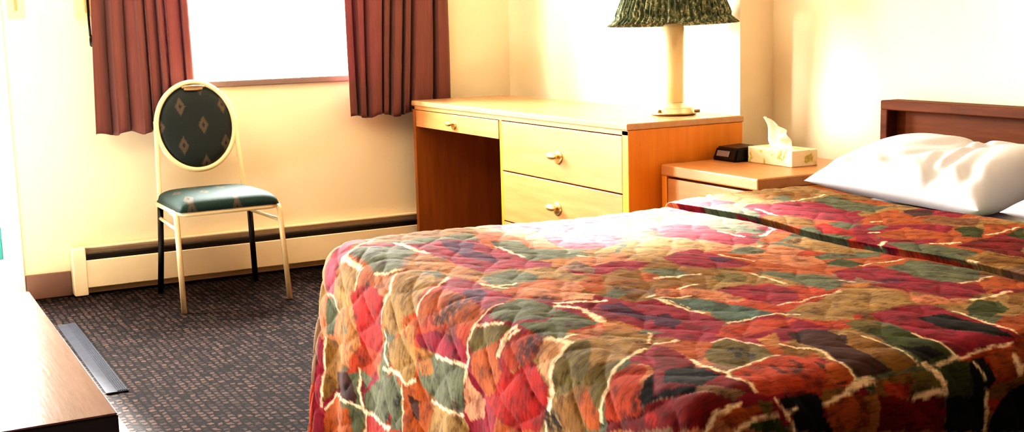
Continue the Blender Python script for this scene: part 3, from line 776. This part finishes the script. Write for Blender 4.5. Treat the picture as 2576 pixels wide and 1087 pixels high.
('p','ored',0,'2047,2088 2080,2061 2089,1848 2038,1818 2044,1917 2059,2004 1981,1986'),
('p','sage',0,'1951,1947 2032,1977 2089,1827 2002,1758 1936,1743 1906,1815'),
('p','tan',0,'2062,2280 2086,2172 2056,2097 2020,2136 2014,2229'),
('p','dgreen',0,'1882,2082 1948,2097 1924,2007 1867,2001'),
('p','crim',0,'1801,1974 1918,1989 1921,1953 1897,1806 1915,1719 1894,1677 1831,1656 1798,1710 1783,1800'),
('p','orange',0,'1909,1713 2047,1761 2089,1716 2014,1656 1885,1644'),
('p','otan',0,'1714,1845 1768,1824 1774,1713 1744,1683 1627,1770'),
('p','sage',0,'1750,1935 1741,1881 1678,1821 1642,1815'),
('b','purple',0.04,'1819,1815'),
('b','brown',0.02,'1984,2115'),
('b','brown',0.02,'2134,1899'),
('l','cream',0.006,'1909,2001 2032,1992'),
('l','cream',0.006,'1903,1722 2047,1761'),
('l','cream',0.007,'2341,2013 2392,2016 2473,2037'),
('l','cream',0.01,'2173,2025 2221,1995'),
('l','cream',0.008,'2182,2226 2191,2217'),
('l','cream',0.007,'2284,2328 2308,2325'),
('l','cream',0.009,'2095,1854 2101,1830'),
('l','cream',0.006,'1747,1890 1753,1851'),
('l','cream',0.009,'2092,2106 2122,2124'),
('p','crim',0,'1492,1983 1549,1968 1618,1923 1591,1836 1564,1800 1510,1794 1498,1872'),
('p','salmon',0,'1399,2040 1486,1977 1495,1875 1465,1854 1432,1914 1429,1968 1369,1998'),
('p','bsage',0,'1366,1950 1417,1947 1453,1821 1459,1734 1411,1746 1369,1758 1375,1839'),
('p','crim',0,'1342,1959 1360,1881 1360,1758 1327,1737 1282,1686 1258,1671 1240,1812'),
('p','purple',0,'1288,1881 1312,1875 1300,1815 1264,1788 1249,1824'),
('p','ored',0,'1327,1737 1360,1749 1447,1707 1456,1674 1369,1653 1306,1659 1282,1686'),
('p','tan',0,'1459,1734 1555,1761 1690,1785 1528,1611 1465,1659'),
('p','brown',0,'1381,1623 1432,1620 1453,1533 1336,1407 1357,1488 1360,1563'),
('p','otan',0,'1321,1635 1372,1632 1330,1575 1309,1560 1309,1587'),
('p','gold',0,'1324,1572 1354,1557 1354,1503 1312,1503 1297,1530'),
('p','olive',0,'1255,1662 1282,1662 1303,1602 1282,1530 1243,1527 1189,1506 1171,1551 1192,1605'),
('b','black',0.03,'1243,1563'),
('b','black',0.02,'1252,1602'),
('b','black',0.02,'1393,1608'),
('p','orange',0,'1174,1716 1216,1725 1255,1665 1192,1599 1165,1581 1171,1641'),
('p','dred',0,'1165,1701 1171,1671 1141,1560 1153,1494 1141,1413 1132,1404 1030,1515'),
('p','black',0,'1084,1566 1138,1563 1144,1494 1081,1458 1057,1524'),
('p','ored',0,'1159,1488 1219,1521 1279,1521 1321,1494 1318,1443 1330,1401 1303,1389 1246,1389 1144,1401 1144,1437'),
('p','brown',0,'1309,1482 1312,1461 1309,1395 1288,1395'),
('b','brown',0.008,'1237,1488 1225,1455 1231,1440 1249,1440 1273,1464 1279,1488'),
('b','brown',0.008,'1213,1500 1219,1488'),
('b','brown',0.008,'1174,1467'),
('l','cream',0.007,'1165,1602 1153,1560 1153,1491 1141,1461 1147,1431 1141,1410'),
('l','cream',0.006,'1159,1497 1219,1521 1288,1530'),
('l','cream',0.006,'1354,1749 1411,1749 1465,1731 1480,1704'),
('l','cream',0.006,'1504,1794 1549,1782 1672,1800'),
('l','cream',0.005,'1255,1662 1291,1668 1303,1587'),
('l','cream',0.006,'1327,1578 1354,1509 1324,1398'),
('l','cream',0.007,'1351,1971 1357,1911 1363,1836'),
('l','cream',0.006,'1357,1980 1423,1959'),
('l','cream',0.007,'1177,1719 1216,1713'),
('p','crim',0,'1750,1815 1948,1710 1918,1659 1816,1617 1792,1644 1771,1728'),
('p','tan',0,'1612,1782 1720,1812 1747,1731 1714,1647 1642,1638 1558,1641 1489,1644'),
('p','salmon',0,'1744,1722 1792,1644 1810,1608 1762,1596 1708,1641'),
('p','dgreen',0,'1759,1572 1831,1611 1864,1587 1819,1530 1741,1503 1729,1539'),
('p','gold',0,'1930,1626 1981,1629 1879,1545 1837,1542'),
('p','crim',0,'1567,1626 1690,1635 1720,1626 1708,1542 1717,1491 1705,1410 1687,1401 1552,1401 1549,1485 1564,1548'),
('p','black',0,'1633,1566 1687,1560 1702,1470 1693,1407 1651,1446 1621,1497'),
('p','orange',0,'1738,1479 1825,1500 1714,1404 1708,1416'),
('p','olive',0,'1498,1608 1540,1611 1549,1557 1549,1494 1501,1485 1489,1542'),
('p','dgreen',0,'1498,1554 1555,1554 1549,1494 1543,1443 1540,1401 1474,1398 1480,1482'),
('p','black',0,'1483,1467 1516,1431 1528,1407 1477,1401'),
('p','gold',0,'1468,1569 1468,1521 1453,1431 1462,1398 1408,1392 1405,1434 1417,1515'),
('p','brown',0,'1417,1566 1417,1515 1402,1428 1408,1395 1339,1398 1339,1443 1357,1497'),
('p','orange',0,'1336,1473 1330,1407 1324,1398 1270,1398'),
('p','gold',0,'1351,1386 1444,1389 1420,1350 1354,1362'),
('p','ored',0,'1375,1380 1423,1374 1414,1353 1366,1362'),
('p','olive',0,'1441,1383 1468,1392 1486,1371 1483,1341 1426,1350'),
('p','dgreen',0,'1495,1389 1564,1392 1543,1332 1486,1341'),
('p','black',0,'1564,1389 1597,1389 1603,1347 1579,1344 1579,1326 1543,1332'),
('p','orange',0,'1600,1389 1708,1398 1681,1362 1609,1347'),
('p','gold',0,'1609,1344 1678,1353 1675,1341 1618,1317 1579,1326 1579,1341'),
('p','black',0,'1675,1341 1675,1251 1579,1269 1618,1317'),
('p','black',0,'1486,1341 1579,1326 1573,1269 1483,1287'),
('p','dred',0,'1354,1362 1483,1341 1483,1287 1345,1311'),
('l','cream',0.006,'1549,1494 1552,1458 1543,1398 1603,1401 1681,1401'),
('l','cream',0.005,'1468,1530 1468,1470 1462,1398'),
('l','cream',0.012,'1477,1395 1489,1374 1489,1350'),
('l','cream',0.006,'1720,1560 1717,1488 1714,1419'),
('l','cream',0.012,'1300,1380 1333,1392 1357,1386'),
('l','cream',0.009,'1426,1350 1480,1350'),
('l','cream',0.008,'1579,1341 1573,1269'),
('l','cream',0.01,'1666,1374 1663,1356'),
('l','cream',0.007,'1810,1608 1951,1638'),
('l','cream',0.006,'1543,1398 1498,1392'),
('l','cream',0.005,'1576,1386 1582,1356'),
('l','cream',0.006,'1624,1794 1666,1791'),
('l','cream',0.005,'1345,1485 1330,1407'),
('p','dred',0,'1045,1479 1063,1443 1105,1395 1054,1395 1030,1383 994,1437'),
('p','orange',0,'1057,1383 1078,1389 1132,1389 1132,1377 1102,1368 1075,1359'),
('p','olive',0,'1135,1392 1156,1389 1150,1371 1132,1371'),
('p','dgreen',0,'1102,1362 1153,1365 1171,1341 1099,1353'),
('p','black',0,'1168,1389 1243,1389 1246,1368 1240,1353 1249,1326 1180,1341 1177,1371'),
('p','gold',0,'1243,1383 1261,1392 1300,1389 1288,1374 1246,1368'),
('p','orange',0,'1246,1365 1294,1371 1321,1374 1330,1344 1330,1323 1252,1326'),
('l','cream',0.007,'1030,1383 1048,1389 1057,1392 1105,1395'),
('l','cream',0.006,'1075,1359 1099,1365 1129,1368 1156,1368'),
('l','cream',0.005,'1171,1368 1177,1341'),
('l','cream',0.005,'1165,1389 1171,1368 1192,1371'),
('l','cream',0.006,'1246,1368 1288,1374 1321,1392'),
]

PAL = dict(pink='#C85A6E', crim='#9C1C38', purple='#571A45', sage='#70765C', bsage='#5F7468', tan='#AE8A52', otan='#BE8044', orange='#BA6026', ored='#C04A22', red='#B6221A', dred='#861214',
           salmon='#D08860', peach='#EBB486', gold='#986C2A', olive='#7C6C36', dgreen='#4A5420', black='#121014', brown='#50281E', brtan='#96643A', taupe='#96755C', pcream='#E6A886', cream='#FFE2BE')
def fbm(s, t, k, sd):
    r = np.random.default_rng(sd); o = 0
    for i in range(6):
        a = r.uniform(0, 2 * PI); f = k * (1.7 ** (i % 3)) * r.uniform(.8, 1.25); o = o + np.sin((s * math.cos(a) + t * math.sin(a)) * f + r.uniform(0, 6)) / (1.4 ** (i % 3))
    return o / 3
def quilt_colour(s, t):
    N_ = s.size; c = np.zeros((N_, 3))
    # loose filler patches where nothing specific is placed
    r = np.random.default_rng(3); names = ['tan', 'orange', 'salmon', 'sage', 'crim', 'gold', 'otan', 'ored', 'sage', 'taupe']
    P_ = r.uniform((.4, .8), (2.8, 3.4), (260, 2)); K = r.integers(0, len(names), 260); pal = np.array([lin(PAL[x])[:3] for x in names]) * .53
    for i0 in range(0, N_, 20000):
        d_ = (s[i0:i0 + 20000, None] - P_[:, 0]) ** 2 * .6 + (t[i0:i0 + 20000, None] - P_[:, 1]) ** 2 * 1.6; c[i0:i0 + 20000] = pal[K[d_.argmin(1)]]
    s2 = s + .0035 * fbm(s, t, 70, 1) + .0012 * fbm(s, t, 260, 2); t2 = t + .0035 * fbm(s, t, 70, 5) + .0012 * fbm(s, t, 260, 6)
    edge = .5 + .5 * fbm(s, t, 330, 9)
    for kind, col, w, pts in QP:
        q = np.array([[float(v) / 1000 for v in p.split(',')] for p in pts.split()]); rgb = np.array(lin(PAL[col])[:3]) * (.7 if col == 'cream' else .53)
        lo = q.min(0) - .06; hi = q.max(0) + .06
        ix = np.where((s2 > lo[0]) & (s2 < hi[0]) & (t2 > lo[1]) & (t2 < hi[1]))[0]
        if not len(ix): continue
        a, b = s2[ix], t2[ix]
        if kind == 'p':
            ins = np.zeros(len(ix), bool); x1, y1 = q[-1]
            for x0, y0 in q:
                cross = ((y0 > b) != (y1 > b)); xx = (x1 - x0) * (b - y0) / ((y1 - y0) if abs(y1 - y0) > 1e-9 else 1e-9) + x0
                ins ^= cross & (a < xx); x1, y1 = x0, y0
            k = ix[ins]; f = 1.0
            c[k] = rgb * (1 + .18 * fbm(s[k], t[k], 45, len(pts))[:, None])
        else:
            dm = np.full(len(ix), 9.)
            if len(q) == 1: dm = np.hypot(a - q[0][0], b - q[0][1])
            for (x0, y0), (x1, y1) in zip(q, q[1:]):
                L2 = (x1 - x0) ** 2 + (y1 - y0) ** 2 + 1e-12; u = np.clip(((a - x0) * (x1 - x0) + (b - y0) * (y1 - y0)) / L2, 0, 1)
                dm = np.minimum(dm, np.hypot(a - x0 - u * (x1 - x0), b - y0 - u * (y1 - y0)))
            if kind == 'l':
                g = np.clip((w * (.5 + .5 * edge[ix]) - dm) / .003, 0, 1)[:, None]
            else:
                g = (np.clip((w - dm) / (w * .5), 0, 1) * np.clip(edge[ix] * 2.4 - .35, 0, 1))[:, None] * .9
            c[ix] = c[ix] * (1 - g) + rgb * g
    return np.clip(c, 0, 1)
ds_ = .0042
sa = np.unique(np.concatenate([np.arange(.535, 2.06, ds_), np.arange(2.06, 2.125, .0013), np.arange(2.125, 2.2, ds_)])); sb = np.linspace(0, 1, 92)
ta = np.arange(.90, 3.21, ds_)
s1 = np.concatenate([sa, np.zeros(len(sb))])
SS = np.repeat(s1[:, None], len(ta), 1); TT = np.repeat(ta[None, :], len(s1), 0)
hh_ = hem_at(ta); SS[len(sa):] = sa[-1] + ds_ + sb[:, None] * (hh_[None, :] - sa[-1] - ds_)
qx, qy, qz = quilt_base(SS, TT)
gx = np.stack([np.gradient(a, axis=0) for a in (qx, qy, qz)], -1); gy = np.stack([np.gradient(a, axis=1) for a in (qx, qy, qz)], -1)
nn = np.cross(gx, gy); nn /= np.linalg.norm(nn, axis=-1, keepdims=True) + 1e-12
nn *= np.sign(nn[len(sa) // 2, len(ta) // 2, 2])
wa = SS + .012 * np.sin(TT * 17) + .008 * np.sin(TT * 41 + 2); wb_ = TT + .012 * np.sin(SS * 19 + 1) + .008 * np.sin(SS * 37)
pu = (np.abs(np.sin(PI * (wa + wb_ * .62) / .098)) * np.abs(np.sin(PI * (wa - wb_ * .62) / .098))) ** .25
hemf = np.clip(np.abs(SS - CREASE) / .03, 0, 1) * np.clip((np.repeat(hh_[None, :], len(s1), 0) - SS) / .03, 0, 1)
pu = pu * .0085 * hemf * (.55 + .45 * sst(np.hypot(SS - np.maximum(SS, XF), TT - np.clip(TT, YN, YF)), 0, .12)) + .0006 * fbm(SS, TT, 130, 21)
qx, qy, qz = qx + nn[..., 0] * pu, qy + nn[..., 1] * pu, qz + nn[..., 2] * pu
cx_ = np.maximum(SS, XF); cy_ = np.clip(TT, YN, YF); LL = np.hypot(SS - cx_, TT - cy_)
lim = np.full_like(LL, .535)
far_ = TT > YF
lim = np.where(far_ & (SS > XF + .05), .33, lim)
keep = LL < lim
qo, used = gridmesh('bedspread', qx, qy, qz, QUILT, uv=(SS, TT), keep=keep)
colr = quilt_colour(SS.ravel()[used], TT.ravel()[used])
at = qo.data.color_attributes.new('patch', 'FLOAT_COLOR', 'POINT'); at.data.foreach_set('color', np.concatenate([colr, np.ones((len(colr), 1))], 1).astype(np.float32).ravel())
tag(qo, 'quilted patchwork bedspread in red, orange, sage and tan hanging over the bed', 'bedspread')

# ------------------------------------------------------------ left foreground table and floor strip
TX0, TX1, TY0, TY1, TZ = -.62, .2165, 1.322, 2.045, .75
tbt = thing('table', ((TX0 + TX1) / 2, (TY0 + TY1) / 2, 0), 'dark wood table with a glossy top in the lower left corner', 'table')
hw_, hd_ = (TX1 - TX0) / 2, (TY1 - TY0) / 2
child('tabletop', B(-hw_, hw_, -hd_, hd_, TZ - .002, TZ, bev=.0005), ESPR, tbt)
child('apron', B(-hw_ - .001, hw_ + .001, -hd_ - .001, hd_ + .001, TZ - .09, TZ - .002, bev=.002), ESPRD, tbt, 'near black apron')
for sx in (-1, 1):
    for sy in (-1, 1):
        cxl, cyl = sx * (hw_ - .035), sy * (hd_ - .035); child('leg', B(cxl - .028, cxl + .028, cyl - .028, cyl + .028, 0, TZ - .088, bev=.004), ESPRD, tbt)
st_ = thing('floor_strip', (.664, 4.55, 0), 'grey ribbed rubber strip lying on the carpet along the white floor', 'floor strip', math.radians(-.2))
bm = B(-.034, .036, -.54, .54, 0, .006, bev=.002)
for k in range(5): box(bm, .004 + k * .0065 - .002, .004 + k * .0065 + .002, -.535, .535, .005, .0085, bev=.001)
child('ribbed_strip', bm, RUBBER, st_)

# ------------------------------------------------------------ light and sky
wd = bpy.data.worlds.new('World'); SC.world = wd; wd.use_nodes = True; nt = wd.node_tree
bg = nt.nodes['Background']; bg.inputs[0].default_value = (1, 1, 1, 1); bg.inputs[1].default_value = 3.0
def area(name, loc, target, sx, sy, power, col):
    l_ = bpy.data.lights.new(name, 'AREA'); l_.shape = 'RECTANGLE'; l_.size = sx; l_.size_y = sy; l_.energy = power; l_.color = col
    o = bpy.data.objects.new(name, l_); COL.objects.link(o); o.location = loc
    o.rotation_euler = (Vector(target) - Vector(loc)).to_track_quat('-Z', 'Y').to_euler(); return o
area('daylight_window', (1.72, YW + .45, 1.55), (1.72, 3.0, 1.1), 1.3, 1.2, 380, (1, .97, .93))
area('daylight_door', (.05, YW + .45, 1.2), (.3, 3.0, .9), 1.0, 1.9, 300, (1, .97, .94))
sl = bpy.data.lights.new('sun', 'SUN'); sl.energy = 60; sl.angle = math.radians(5); sl.color = (1, .97, .92)
so_ = bpy.data.objects.new('sun', sl); COL.objects.link(so_); so_.rotation_euler = Vector((.05, -1, -.415)).to_track_quat('-Z', 'Y').to_euler(); so_.location = (1.5, 9, 4)
def lampl(name, loc, power, col, r=.15):
    l_ = bpy.data.lights.new(name, 'POINT'); l_.energy = power; l_.color = col; l_.shadow_soft_size = r
    o = bpy.data.objects.new(name, l_); COL.objects.link(o); o.location = loc; return o
lampl('ceiling_light', (2.0, 2.6, 2.25), 3, (1, .80, .55), .2)
lampl('entry_fill', (-.1, 4.2, 2.25), 26, (1, .88, .68), .2)  # added fill without a fixture, brightens the left part of the window wall

# ------------------------------------------------------------ camera
cam = bpy.data.cameras.new('camera'); co_ = bpy.data.objects.new('camera', cam); COL.objects.link(co_)
F_, YAW, PIT, ROL = 3124.3, .4846, .1564, .0273
cam.sensor_width = 36; cam.lens = F_ / 2576 * 36; cam.clip_start = .05
fwd = Vector((math.sin(YAW) * math.cos(PIT), math.cos(YAW) * math.cos(PIT), -math.sin(PIT)))
rt = Vector((math.cos(YAW), -math.sin(YAW), 0)); dn = fwd.cross(rt)
r2 = rt * math.cos(ROL) + dn * math.sin(ROL); d2 = dn * math.cos(ROL) - rt * math.sin(ROL)
M = Matrix((r2, -d2, -fwd)).transposed().to_4x4(); M.translation = (0, 0, 1.15); co_.matrix_world = M
SC.camera = co_
SC.view_settings.view_transform = 'Standard'; SC.view_settings.look = 'High Contrast'
SC.view_settings.exposure = 0.42; SC.view_settings.gamma = 1.0
